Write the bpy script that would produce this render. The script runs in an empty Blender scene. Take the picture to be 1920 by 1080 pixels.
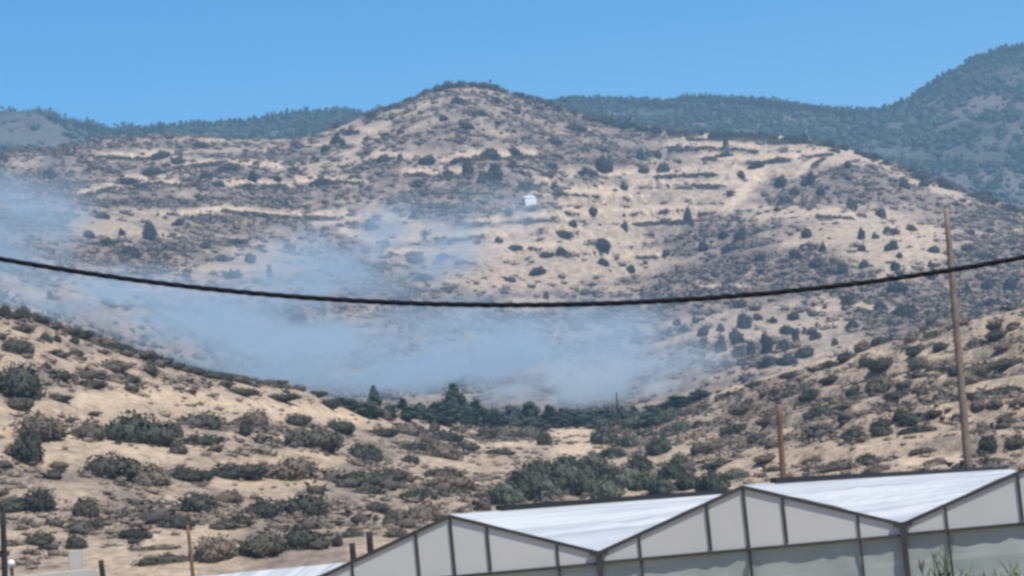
import bpy, bmesh, math, random
import numpy as np
from mathutils import Vector, Matrix, Euler

# ------------------------------------------------------------------ camera, world, sun
sc = bpy.context.scene
COL = sc.collection
FPX = 4516.0                 # focal length in pixels of a 1920 wide picture
ROLL, PITCH, CZ = 0.0978, 0.0974, 2.7
cam_d = bpy.data.cameras.new('camera')
cam_d.sensor_width = 36.0
cam_d.lens = FPX / 1920.0 * 36.0
cam_d.clip_start = 0.5
cam_d.clip_end = 20000.0
cam = bpy.data.objects.new('camera', cam_d)
COL.objects.link(cam)
_f = Vector((0, math.cos(PITCH), math.sin(PITCH)))
_u0 = Vector((0, -math.sin(PITCH), math.cos(PITCH)))
_r0 = Vector((1, 0, 0))
_R = _r0 * math.cos(ROLL) - _u0 * math.sin(ROLL)
_U = _r0 * math.sin(ROLL) + _u0 * math.cos(ROLL)
m = Matrix((( _R.x, _U.x, -_f.x, 0), (_R.y, _U.y, -_f.y, 0), (_R.z, _U.z, -_f.z, CZ), (0, 0, 0, 1)))
cam.matrix_world = m
sc.camera = cam

SUN_EL, SUN_AZ = math.radians(58), math.radians(141)      # azimuth clockwise from the view direction (+Y)
world = bpy.data.worlds.new('World')
sc.world = world
world.use_nodes = True
wn = world.node_tree
bg = wn.nodes['Background']
sky = wn.nodes.new('ShaderNodeTexSky')
sky.sky_type = 'NISHITA'
sky.sun_disc = False
sky.sun_elevation = SUN_EL
sky.sun_rotation = SUN_AZ
sky.altitude = 200
sky.air_density = 1.0
sky.dust_density = 0.0
sky.ozone_density = 2.5
hsv = wn.nodes.new('ShaderNodeHueSaturation')
hsv.inputs['Saturation'].default_value = 1.5
wn.links.new(sky.outputs['Color'], hsv.inputs['Color'])
wn.links.new(hsv.outputs['Color'], bg.inputs['Color'])
bg.inputs['Strength'].default_value = 0.1

sun_d = bpy.data.lights.new('sun', 'SUN')
sun_d.energy = 4.6
sun_d.angle = math.radians(0.5)
sun_d.color = (1.0, 0.94, 0.86)
sun = bpy.data.objects.new('sun', sun_d)
COL.objects.link(sun)
sdir = Vector((math.sin(SUN_AZ) * math.cos(SUN_EL), math.cos(SUN_AZ) * math.cos(SUN_EL), math.sin(SUN_EL)))
sun.rotation_euler = sdir.to_track_quat('Z', 'Y').to_euler()

sc.view_settings.view_transform = 'Standard'
sc.view_settings.look = 'None'
sc.view_settings.exposure = 0.45
sc.view_settings.gamma = 1.0
sc.render.engine = 'CYCLES'
sc.cycles.use_denoising = True
sc.cycles.max_bounces = 6
sc.cycles.diffuse_bounces = 3
sc.cycles.volume_bounces = 2
sc.cycles.transparent_max_bounces = 8
sc.cycles.pixel_filter_type = 'BLACKMAN_HARRIS'
sc.cycles.filter_width = 3.0

rng = np.random.default_rng(7)
random.seed(7)

# ------------------------------------------------------------------ helpers
def pix_dir(px, py):
    xr = (np.asarray(px, float) - 960.0) / FPX
    yr = (540.0 - np.asarray(py, float)) / FPX
    x = xr * math.cos(ROLL) + yr * math.sin(ROLL)
    y = -xr * math.sin(ROLL) + yr * math.cos(ROLL)
    c, s = math.cos(PITCH), math.sin(PITCH)
    return x, c - s * y, s + c * y

def pix_ang(px, py):
    X, Y, Z = pix_dir(px, py)
    return np.arctan2(X, Y), np.arctan2(Z, np.hypot(X, Y))

def to_pix(X, Y, Z):
    c, s = math.cos(PITCH), math.sin(PITCH)
    Z = Z - CZ
    yf = Y * c + Z * s
    yf = np.where(yf < 0.1, 0.1, yf)
    x = FPX * X / yf
    y = FPX * (-Y * s + Z * c) / yf
    return 960 + x * math.cos(ROLL) - y * math.sin(ROLL), 540 - (x * math.sin(ROLL) + y * math.cos(ROLL))

_perm = rng.random((256, 256))
def vnoise(x, y):
    xi = np.floor(x).astype(int); yi = np.floor(y).astype(int)
    fx = x - xi; fy = y - yi
    fx = fx * fx * (3 - 2 * fx); fy = fy * fy * (3 - 2 * fy)
    g = lambda a, b: _perm[a & 255, b & 255]
    return (g(xi, yi) * (1 - fx) + g(xi + 1, yi) * fx) * (1 - fy) + (g(xi, yi + 1) * (1 - fx) + g(xi + 1, yi + 1) * fx) * fy

def fbm(x, y, o=4):
    t = 0; a = 0.5; n = 0
    for k in range(o):
        t = t + a * vnoise(x + 17.3 * k, y - 9.1 * k); n += a
        x = x * 2.03; y = y * 2.03; a *= 0.5
    return t / n

def sstep(a, b, x):
    t = np.clip((x - a) / (b - a), 0, 1)
    return t * t * (3 - 2 * t)

def curve(pts):
    p = np.array(pts, float)
    az, el = pix_ang(p[:, 0], p[:, 1])
    i = np.argsort(az)
    return az[i], el[i]

def tag(o, label=None, cat=None, group=None, kind=None):
    if label: o['label'] = label
    if cat: o['category'] = cat
    if group: o['group'] = group
    if kind: o['kind'] = kind
    return o

def link(name, me, parent=None, mat=None):
    o = bpy.data.objects.new(name, me)
    COL.objects.link(o)
    if parent is not None: o.parent = parent
    if mat is not None and not me.materials: me.materials.append(mat)
    return o

def empty(name, loc=(0, 0, 0), rz=0):
    o = bpy.data.objects.new(name, None)
    o.location = loc; o.rotation_euler = (0, 0, rz)
    COL.objects.link(o)
    return o

def mesh_np(name, V, F, smooth=False):
    """F: (n,3) or (n,4) array"""
    V = np.asarray(V, np.float32); F = np.asarray(F, np.int32)
    k = F.shape[1]
    me = bpy.data.meshes.new(name)
    me.vertices.add(len(V)); me.vertices.foreach_set('co', V.ravel())
    me.loops.add(F.size); me.loops.foreach_set('vertex_index', F.ravel())
    me.polygons.add(len(F))
    me.polygons.foreach_set('loop_start', np.arange(0, F.size, k, dtype=np.int32))
    me.polygons.foreach_set('loop_total', np.full(len(F), k, np.int32))
    if smooth: me.polygons.foreach_set('use_smooth', np.ones(len(F), bool))
    me.update(calc_edges=True)
    return me

class MB:
    def __init__(self): self.bm = bmesh.new()
    def hexa(self, pts):
        v = [self.bm.verts.new(p) for p in pts]          # 4 bottom ccw, 4 top
        for f in ((3, 2, 1, 0), (4, 5, 6, 7), (0, 1, 5, 4), (1, 2, 6, 5), (2, 3, 7, 6), (3, 0, 4, 7)):
            self.bm.faces.new([v[i] for i in f])
    def bar(self, a, b, w, h, up=(0, 0, 1)):
        a = Vector(a); b = Vector(b); d = (b - a).normalized()
        s = d.cross(Vector(up)).normalized(); u = s.cross(d).normalized()
        s *= w / 2; u *= h / 2
        self.hexa([a - s - u, a + s - u, b + s - u, b - s - u, a - s + u, a + s + u, b + s + u, b - s + u])
    def tube(self, pts, rad, n=10, caps=True):
        rings = []
        for i, p in enumerate(pts):
            p = Vector(p)
            d = (Vector(pts[min(i + 1, len(pts) - 1)]) - Vector(pts[max(i - 1, 0)])).normalized()
            ref = Vector((0, 0, 1)) if abs(d.z) < .9 else Vector((1, 0, 0))
            s = d.cross(ref).normalized(); u = s.cross(d)
            r = rad[i] if hasattr(rad, '__len__') else rad
            rings.append([self.bm.verts.new(p + (s * math.cos(t) + u * math.sin(t)) * r) for t in (2 * math.pi * k / n for k in range(n))])
        for A, B in zip(rings, rings[1:]):
            for k in range(n): self.bm.faces.new((A[k], A[(k + 1) % n], B[(k + 1) % n], B[k]))
        if caps:
            self.bm.faces.new(list(reversed(rings[0]))); self.bm.faces.new(rings[-1])
    def build(self, name, mat, parent=None, smooth=False, bevel=0):
        if bevel:
            bmesh.ops.bevel(self.bm, geom=self.bm.edges[:], offset=bevel, segments=1, affect='EDGES')
        bmesh.ops.recalc_face_normals(self.bm, faces=self.bm.faces[:])
        me = bpy.data.meshes.new(name); self.bm.to_mesh(me); self.bm.free()
        if smooth: me.polygons.foreach_set('use_smooth', np.ones(len(me.polygons), bool))
        return link(name, me, parent, mat)

# ------------------------------------------------------------------ materials
def nmat(name):
    mt = bpy.data.materials.new(name); mt.use_nodes = True
    nt = mt.node_tree
    b = nt.nodes['Principled BSDF']
    b.inputs['Roughness'].default_value = 0.9
    b.inputs['Specular IOR Level'].default_value = 0.15
    return mt, nt, b

def N(nt, t, **kw):
    n = nt.nodes.new(t)
    for k, v in kw.items():
        if k in n.inputs: n.inputs[k].default_value = v
        else: setattr(n, k, v)
    return n

def mixc(nt, fac, a, b):
    n = nt.nodes.new('ShaderNodeMix'); n.data_type = 'RGBA'
    if isinstance(fac, (int, float)): n.inputs[0].default_value = fac
    else: nt.links.new(fac, n.inputs[0])
    for s, v in ((6, a), (7, b)):
        if isinstance(v, tuple): n.inputs[s].default_value = (*v, 1)
        else: nt.links.new(v, n.inputs[s])
    return n.outputs[2]

def ramp(nt, fac, lo, hi):
    n = nt.nodes.new('ShaderNodeMapRange'); n.clamp = True
    n.inputs[1].default_value = lo; n.inputs[2].default_value = hi
    nt.links.new(fac, n.inputs[0])
    return n.outputs[0]

def noise(nt, vec, scale, detail=4, rough=.55):
    n = nt.nodes.new('ShaderNodeTexNoise')
    n.inputs['Scale'].default_value = scale; n.inputs['Detail'].default_value = detail; n.inputs['Roughness'].default_value = rough
    nt.links.new(vec, n.inputs['Vector'])
    return n.outputs[0]

def terrain_mat(name, soil_a, soil_b, scrub_a, scrub_b, s1, bump, bd):
    mt, nt, b = nmat(name)
    tc = N(nt, 'ShaderNodeTexCoord'); v = tc.outputs['Object']
    at = N(nt, 'ShaderNodeAttribute', attribute_name='scrub')
    n1 = noise(nt, v, s1, 6, .6); n2 = noise(nt, v, s1 * 6, 4, .6); n3 = noise(nt, v, s1 * 28, 3, .6)
    soil = mixc(nt, ramp(nt, n1, .35, .65), soil_a, soil_b)
    scr = mixc(nt, ramp(nt, n2, .35, .65), scrub_a, scrub_b)
    ad = N(nt, 'ShaderNodeMath', operation='MULTIPLY_ADD'); ad.inputs[1].default_value = .9; ad.inputs[2].default_value = -.45
    nt.links.new(n2, ad.inputs[0])
    sm = N(nt, 'ShaderNodeMath', operation='ADD'); nt.links.new(ad.outputs[0], sm.inputs[0]); nt.links.new(at.outputs['Fac'], sm.inputs[1])
    c = mixc(nt, ramp(nt, sm.outputs[0], .25, .75), soil, scr)
    ap = N(nt, 'ShaderNodeAttribute', attribute_name='pale'); c = mixc(nt, ap.outputs['Fac'], c, tuple(min(.62, q * 1.25) for q in soil_a))
    c2 = N(nt, 'ShaderNodeHueSaturation'); nt.links.new(c, c2.inputs['Color'])
    nt.links.new(ramp(nt, n3, -.6, 1.4), c2.inputs['Value'])
    vv = N(nt, 'ShaderNodeMapRange'); vv.inputs[1].default_value = .3; vv.inputs[2].default_value = .7; vv.inputs[3].default_value = .62; vv.inputs[4].default_value = 1.28
    nt.links.new(n3, vv.inputs[0]); nt.links.new(vv.outputs[0], c2.inputs['Value'])
    nt.links.new(c2.outputs[0], b.inputs['Base Color'])
    bp = N(nt, 'ShaderNodeBump'); bp.inputs['Strength'].default_value = bump; bp.inputs['Distance'].default_value = bd
    hh = N(nt, 'ShaderNodeMath', operation='ADD'); nt.links.new(n2, hh.inputs[0]); nt.links.new(n3, hh.inputs[1])
    nt.links.new(hh.outputs[0], bp.inputs['Height']); nt.links.new(bp.outputs[0], b.inputs['Normal'])
    return mt

def leaf_mat(name, a, b_, scale=1.2, c_=None):
    mt, nt, b = nmat(name)
    oi = N(nt, 'ShaderNodeObjectInfo'); tc = N(nt, 'ShaderNodeTexCoord')
    n1 = noise(nt, tc.outputs['Object'], scale, 3)
    c = mixc(nt, ramp(nt, n1, .35, .65), a, b_)
    if c_: c = mixc(nt, ramp(nt, oi.outputs['Random'], .45, .95), c, c_)
    h = N(nt, 'ShaderNodeHueSaturation'); nt.links.new(c, h.inputs['Color'])
    vv = N(nt, 'ShaderNodeMapRange'); vv.inputs[3].default_value = .7; vv.inputs[4].default_value = 1.35
    nt.links.new(oi.outputs['Random'], vv.inputs[0]); nt.links.new(vv.outputs[0], h.inputs['Value'])
    nt.links.new(h.outputs[0], b.inputs['Base Color'])
    return mt

def plain(name, col, rough=.8, var=.25, scale=3.0):
    mt, nt, b = nmat(name)
    tc = N(nt, 'ShaderNodeTexCoord')
    n1 = noise(nt, tc.outputs['Object'], scale, 5)
    lo = tuple(x * (1 - var) for x in col); hi = tuple(min(1, x * (1 + var * .6)) for x in col)
    nt.links.new(mixc(nt, ramp(nt, n1, .3, .7), lo, hi), b.inputs['Base Color'])
    b.inputs['Roughness'].default_value = rough
    return mt

M_NEAR = terrain_mat('dry_near_soil', (.395, .302, .205), (.315, .246, .182), (.23, .18, .143), (.155, .126, .103), .05, .6, .5)
M_FAR = terrain_mat('far_hill_soil', (.385, .297, .213), (.31, .248, .19), (.215, .165, .135), (.145, .118, .103), .02, .6, 1.6)
M_MTN = terrain_mat('mountain_soil', (.125, .115, .108), (.10, .10, .095), (.065, .07, .062), (.045, .055, .047), .012, .6, 3)
M_SHRUB = leaf_mat('shrub_leaves', (.046, .05, .038), (.076, .078, .06), 1.5, (.115, .092, .07))
M_TEAL = leaf_mat('green_bush_leaves', (.05, .062, .048), (.078, .09, .066), 1.5, (.085, .088, .068))
M_FARTREE = leaf_mat('far_tree_leaves', (.027, .029, .025), (.045, .046, .038), .5)
M_TREE = leaf_mat('tree_leaves', (.033, .048, .04), (.055, .072, .058), .5)
M_PINE = leaf_mat('pine_needles', (.021, .038, .029), (.039, .057, .043), .4)
def scrub_mat():
    mt, nt, b = nmat('scrub_twigs')
    ge = N(nt, 'ShaderNodeAttribute', attribute_name='tone')
    cr = N(nt, 'ShaderNodeValToRGB'); nt.links.new(ge.outputs['Fac'], cr.inputs['Fac'])
    e = cr.color_ramp.elements
    e[0].color = (.06, .054, .044, 1); e[1].color = (.25, .20, .15, 1)
    for p, c in ((.25, (.095, .083, .07)), (.6, (.155, .128, .106))): e.new(p).color = (*c, 1)
    nt.links.new(cr.outputs['Color'], b.inputs['Base Color'])
    return mt
M_SCRUB = scrub_mat()
M_BARK = plain('bark', (.10, .08, .06))
M_WOOD = plain('weathered_pole_wood', (.20, .155, .12), .85, .35, 1.5)
M_RUST = plain('rusty_brown_wood', (.16, .092, .055), .8, .4, 2.0)
M_DARK = plain('dark_wood', (.03, .026, .024))
M_FRAME = plain('grey_greenhouse_frame', (.058, .055, .054), .7, .4, 2.0)
M_CABLE = plain('black_cable_sheath', (.007, .009, .014), .85)
M_CONC = plain('pale_plaster', (.43, .41, .36), .85, .2, .8)
M_WHITE = plain('white_paint', (.8, .8, .78), .6, .08)

# ------------------------------------------------------------------ terrain as height over (azimuth, distance)
C1 = curve([(-260, 470), (-100, 535), (0, 578), (50, 592), (100, 613), (200, 648), (300, 680), (400, 705), (500, 720), (560, 730), (620, 748), (700, 764),
            (780, 776), (900, 788), (1000, 794), (1100, 796), (1180, 788), (1240, 772), (1330, 738), (1450, 700), (1540, 672), (1600, 658), (1680, 632), (1760, 610), (1850, 588), (1920, 570), (2100, 520)])
C2 = curve([(-200, 300), (-60, 296), (0, 290), (60, 284), (130, 276), (210, 262), (330, 256), (450, 266), (560, 262), (640, 240), (700, 212), (760, 192), (800, 172), (840, 160), (870, 156), (910, 160), (950, 172), (1000, 186),
            (1080, 214), (1200, 242), (1300, 250), (1450, 255), (1560, 270), (1620, 288), (1680, 310), (1750, 338), (1850, 374), (1920, 400), (2100, 460)])
C3 = curve([(-200, 225), (0, 214), (60, 213), (95, 216), (130, 236), (170, 240), (215, 255), (240, 250), (300, 243), (400, 238), (480, 230), (560, 216), (640, 213), (690, 222), (780, 240), (900, 230), (1000, 200), (1060, 190), (1150, 191),
            (1240, 198), (1290, 190), (1350, 190), (1420, 195), (1500, 206), (1600, 216), (1640, 214), (1700, 196), (1760, 156), (1830, 116), (1870, 100), (1890, 96), (1920, 93), (2100, 70)])
R0 = 114.0
_A = np.radians([-14, -9, -5, -1, 3, 7, 14])
_R1 = np.array([205, 210, 235, 320, 330, 265, 250.])
_R2 = np.array([900, 930, 960, 990, 1000, 960, 900.])

def terrain(az, r, fine=True):
    az = np.asarray(az, float); r = np.asarray(r, float)
    e1 = np.interp(az, *C1); e2 = np.interp(az, *C2); e3 = np.interp(az, *C3)
    r1 = np.interp(az, _A, _R1); r2 = np.interp(az, _A, _R2); r3 = 1700.0
    x = r * np.sin(az); y = r * np.cos(az)
    zr = lambda rr, e: CZ + rr * np.tan(e)
    e0 = math.radians(.02)
    # bank behind the greenhouses, then the near slope
    s = np.clip((r - R0) / (r1 - R0), 0, 1)
    se = .62 * s + .38 * np.sin(s * math.pi / 2)
    z = np.where(r < R0, zr(R0, e0) * sstep(103, R0, r), zr(r, e0 + (e1 - e0) * se))
    # valley behind the near crest
    eb = np.maximum(e1 - math.radians(1.1), math.radians(.9))
    t = np.clip((r - r1) / (430 - r1), 0, 1)
    zv = zr(r1, e1) * (1 - t) + zr(430., eb) * t - 3.0 * np.sin(np.pi * t) - 2.0 * np.sqrt(np.clip(t, 0, 1)) * (1 - t)
    z = np.where(r > r1, zv, z)
    # far hill
    q = np.clip((r - 430) / (r2 - 430), 0, 1)
    qe = .55 * q + .45 * (q * q * (3 - 2 * q))
    z = np.where(r > 430, zr(r, eb + (e2 - eb) * qe), z)
    # saddle and mountains behind
    em = np.minimum(e2, e3) - math.radians(.55)
    t = np.clip((r - r2) / (1250 - r2), 0, 1)
    zs = zr(r2, e2) * (1 - t) + zr(1250., em) * t - 6 * np.sin(np.pi * t)
    z = np.where(r > r2, zs, z)
    t = np.clip((r - 1250) / (r3 - 1250), 0, 1)
    z = np.where(r > 1250, zr(r, em + (e3 - em) * (.5 * t + .5 * np.sin(t * math.pi / 2))), z)
    t = np.clip((r - r3) / 900, 0, 1)
    z = np.where(r > r3, zr(r3, e3) * (1 - t) + 40 * t - 20 * np.sqrt(t) * (1 - t), z)
    # relief
    wn_ = sstep(116, 135, r) * (1 - sstep(r1 - 14, r1 - 2, r) * .8) * (r < 430)
    z = z + wn_ * (2.4 * (fbm(x / 34, y / 34, 2) - .5) + 1.0 * (fbm(x / 9 + 40, y / 9, 2) - .5) + .35 * (fbm(x / 2.5, y / 2.5 + 9, 2) - .5))
    px, py = to_pix(x, y, z)
    tn = sstep(1230, 1380, px) + .35 * sstep(700, 500, px)
    ph = (z + .03 * x + 1.1 * fbm(x / 16, y / 16, 2)) / 2.3
    fr = ph - np.floor(ph)
    z = z + wn_ * tn * .95 * (sstep(.66, .84, fr) - fr)
    wf = sstep(430, 520, r) * (1 - sstep(r2 - 60, r2 - 5, r) * .85) * (r < 1250)
    rid = 1 - np.abs(2 * fbm(x / 85 + 3.3, y / 200, 3) - 1) * 2
    z = z + wf * (9 * rid * .5 + 7 * (fbm(x / 45, y / 45 + 5, 3) - .5) + 2.6 * (fbm(x / 12, y / 12, 2) - .5) + .9 * (fbm(x / 4, y / 4, 2) - .5))
    # worn terraces on the open part of the far hill
    px, py = to_pix(x, y, z)
    tm = np.exp(-(((px - 1190) / 260) ** 2 + ((py - 385) / 95) ** 2)) + .6 * np.exp(-(((px - 950) / 220) ** 2 + ((py - 470) / 50) ** 2)) \
        + .45 * np.exp(-(((px - 1450) / 180) ** 2 + ((py - 300) / 45) ** 2)) + .3 * np.exp(-(((px - 400) / 260) ** 2 + ((py - 330) / 70) ** 2))
    ph = (z + .02 * x + 3.0 * fbm(x / 60, y / 60, 2)) / 9.0
    fr = ph - np.floor(ph)
    z = z + wf * np.clip(tm, 0, 1) * 4.6 * (sstep(.62, .80, fr) - fr)
    wm = sstep(1270, 1400, r) * (1 - sstep(r3 - 120, r3 - 10, r) * .85)
    z = z + wm * (26 * (fbm(x / 150, y / 150 + 2, 3) - .5) + 8 * (fbm(x / 35, y / 35, 2) - .5))
    return z

# patches: (px, py, rx, ry, value)   0 bare soil .. 1 scrub
PATCH_FAR = [
    (120, 330, 90, 40, .75), (280, 330, 160, 45, .62), (480, 340, 120, 35, .55), (420, 375, 260, 28, .85), (230, 420, 75, 22, 0), (280, 400, 60, 16, .1), (240, 475, 110, 26, .95), (470, 490, 90, 28, .15),
    (340, 270, 110, 14, .35), (600, 300, 70, 26, .35), (560, 350, 70, 24, .6), (720, 250, 110, 40, .35), (850, 215, 90, 40, .42), (960, 235, 110, 40, .6), (800, 290, 140, 12, .15), (730, 330, 130, 30, .7),
    (860, 375, 150, 36, .85), (1000, 330, 120, 40, .75), (1120, 300, 80, 36, .95), (1180, 255, 160, 16, .6), (1330, 262, 150, 14, .25), (1230, 330, 150, 26, .08), (1180, 380, 160, 36, .02), (1340, 300, 120, 22, .3),
    (1390, 370, 70, 20, 0), (1400, 345, 30, 34, 0), (1440, 355, 55, 22, .7), (1480, 320, 50, 20, .15), (1600, 345, 70, 34, .65), (1690, 360, 80, 30, .7), (1750, 350, 130, 14, .1), (1620, 295, 60, 12, .1), (1540, 300, 60, 10, .1),
    (1450, 395, 120, 18, .55), (780, 430, 60, 18, .1), (700, 400, 60, 12, .3), (720, 450, 100, 12, .75), (920, 440, 180, 14, .02), (1000, 490, 190, 36, .05), (1150, 500, 90, 22, .02), (1180, 540, 80, 16, .6),
    (1330, 440, 90, 30, .62), (1400, 500, 130, 40, .88), (1300, 530, 90, 26, .8), (1560, 420, 70, 30, .12), (1660, 450, 110, 55, 0), (1520, 445, 80, 16, .1), (1510, 500, 60, 20, .75), (1620, 400, 80, 16, .12),
    (1840, 410, 90, 22, .85), (1850, 470, 70, 24, .8), (1850, 540, 80, 36, .75), (1680, 575, 130, 36, .95), (1480, 555, 150, 14, .3), (1560, 590, 60, 18, .35), (1420, 610, 160, 24, .08), (1540, 625, 80, 26, .08), (1390, 660, 80, 36, .35),
    (1250, 600, 70, 30, .55), (1200, 660, 90, 26, .5), (1150, 620, 90, 30, .3), (400, 560, 200, 20, .2), (150, 560, 160, 30, .3), (300, 620, 250, 40, .6), (700, 600, 260, 60, .6), (900, 700, 300, 60, .5), (60, 300, 40, 14, .05), (40, 330, 60, 40, .9),
]
PATCH_NEAR = [
    (40, 640, 60, 16, .2), (120, 680, 120, 20, .25), (60, 770, 50, 14, .2), (300, 750, 220, 22, 0), (640, 775, 90, 14, 0), (500, 760, 150, 18, .02), (180, 760, 60, 30, .1), (250, 720, 120, 16, .45), (230, 960, 60, 46, .72), (60, 900, 60, 22, .55),
    (130, 910, 80, 26, .5), (430, 850, 50, 24, .35), (680, 890, 70, 26, .6), (560, 1000, 70, 36, .75), (790, 950, 80, 34, .55), (330, 1010, 60, 30, .1), (260, 1050, 60, 26, .02), (200, 840, 140, 14, .02), (560, 920, 60, 16, .25), (870, 870, 80, 30, .05),
    (940, 930, 60, 30, .5), (760, 790, 40, 14, .05), (880, 820, 90, 26, .3), (1080, 825, 50, 22, .05), (980, 800, 80, 12, .5), (1130, 815, 40, 26, .7), (1250, 790, 70, 30, .5), (1290, 845, 50, 22, .1), (1230, 870, 40, 20, .2),
    (1440, 705, 140, 8, .05), (1560, 680, 60, 10, .05), (1360, 790, 110, 40, .35), (1380, 860, 120, 26, .15), (1560, 840, 160, 26, .25), (1600, 780, 110, 34, .45), (1750, 820, 60, 30, .5), (1720, 850, 120, 12, .2), (1700, 700, 100, 40, .35), (1700, 668, 140, 10, .05),
    (1860, 600, 80, 8, .05), (1860, 700, 60, 24, .35), (1860, 800, 70, 50, .5), (1830, 770, 50, 24, .55), (1690, 862, 90, 8, .05),
]
def paint(patches, px, py, base):
    num = base * .35; den = np.full_like(px, .35)
    for (cx, cy, rx, ry, v) in patches:
        d = ((px - cx) / rx) ** 2 + ((py - cy) / ry) ** 2
        w = np.exp(-d * 1.1) * 2.0
        num = num + w * v; den = den + w
    return num / den

PALE_FAR = [([(1432, 296), (1424, 325), (1402, 348), (1368, 388)], 11, 1.3), ([(815, 441), (900, 436), (975, 427), (1010, 408), (1090, 400), (1180, 392)], 6, .9), ([(300, 402), (400, 393), (480, 394), (570, 402)], 5, .8), ([(1000, 340), (1100, 325), (1250, 322), (1400, 302), (1450, 288)], 6, .5),
    ([(1560, 276), (1640, 302), (1720, 341), (1800, 372), (1880, 392), (1930, 405)], 8, .45), ([(850, 300), (790, 294), (700, 288)], 6, .6), ([(590, 420), (700, 405), (760, 410), (800, 440)], 7, .6), ([(700, 480), (820, 470), (1000, 455), (1200, 455)], 6, .5), ([(1280, 395), (1400, 388), (1500, 392)], 5, .6), ([(640, 300), (720, 235), (800, 195)], 8, .4), ([(1600, 425), (1750, 445)], 30, .35)]
PALE_NEAR = [([(1335, 742), (1440, 704), (1560, 674), (1600, 664)], 6, .9), ([(1600, 652), (1700, 668), (1790, 648), (1920, 610)], 5, .7), ([(150, 752), (300, 742), (480, 765), (640, 778), (720, 784)], 13, .8), ([(110, 800), (200, 838), (330, 858)], 9, .6), ([(1050, 806), (1120, 806), (1115, 842), (1055, 846)], 17, .95), ([(1085, 815), (1085, 840)], 16, .9), ([(930, 836), (1000, 832)], 5, .9), ([(1690, 866), (1800, 862)], 7, 1.0), ([(180, 1060), (280, 1010), (420, 1000)], 10, .5), ([(820, 800), (880, 825), (930, 850)], 5, .6)]
HEDGE_FAR = [[(1000, 372), (1060, 366), (1180, 372)], [(1190, 352), (1300, 350), (1390, 352)], [(880, 425), (980, 415), (1050, 412)], [(1250, 283), (1330, 280), (1420, 284)], [(1290, 265), (1400, 262), (1500, 270)], [(1060, 480), (1140, 478), (1230, 485)], [(700, 460), (800, 455)], [(1430, 415), (1520, 408), (1600, 412)], [(320, 320), (420, 312), (520, 318)], [(420, 350), (540, 352)], [(760, 330), (860, 328)], [(1520, 590), (1600, 580), (1700, 592)], [(1300, 545), (1400, 548)], [(640, 190 + 60), (700, 252)], [(1062, 404), (1150, 405), (1290, 397)], [(825, 450), (930, 444), (1045, 437)], [(1230, 334), (1368, 330)], [(1320, 299), (1420, 305), (1560, 291)], [(1010, 440), (1085, 436)], [(640, 440), (700, 462), (800, 452)], [(560, 345), (680, 348)], [(180, 300), (330, 298)], [(1180, 425), (1300, 420)], [(730, 480), (790, 478)], [(960, 470), (1040, 466)], [(1500, 330), (1545, 300)], [(1380, 320), (1400, 330)], [(420, 400), (560, 412), (650, 408)], [(150, 372), (240, 345), (330, 350)], [(860, 300), (1000, 296)], [(1010, 430), (1060, 446)]]
TREADS = [([(x, y - 8) for x, y in h], 7.5, .85) for h in HEDGE_FAR]
PALE_FAR = PALE_FAR + TREADS
def linedist(px, py, pts):
    d = np.full_like(px, 1e9)
    for (x0, y0), (x1, y1) in zip(pts, pts[1:]):
        L = (x1 - x0) ** 2 + (y1 - y0) ** 2
        t = np.clip(((px - x0) * (x1 - x0) + (py - y0) * (y1 - y0)) / L, 0, 1)
        d = np.minimum(d, np.hypot(px - x0 - t * (x1 - x0), py - y0 - t * (y1 - y0)))
    return d
def pale(lines, px, py):
    v = np.zeros_like(px)
    for pts, w, k in lines: v = np.maximum(v, k * np.exp(-(linedist(px, py, pts) / w) ** 2))
    return v
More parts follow.
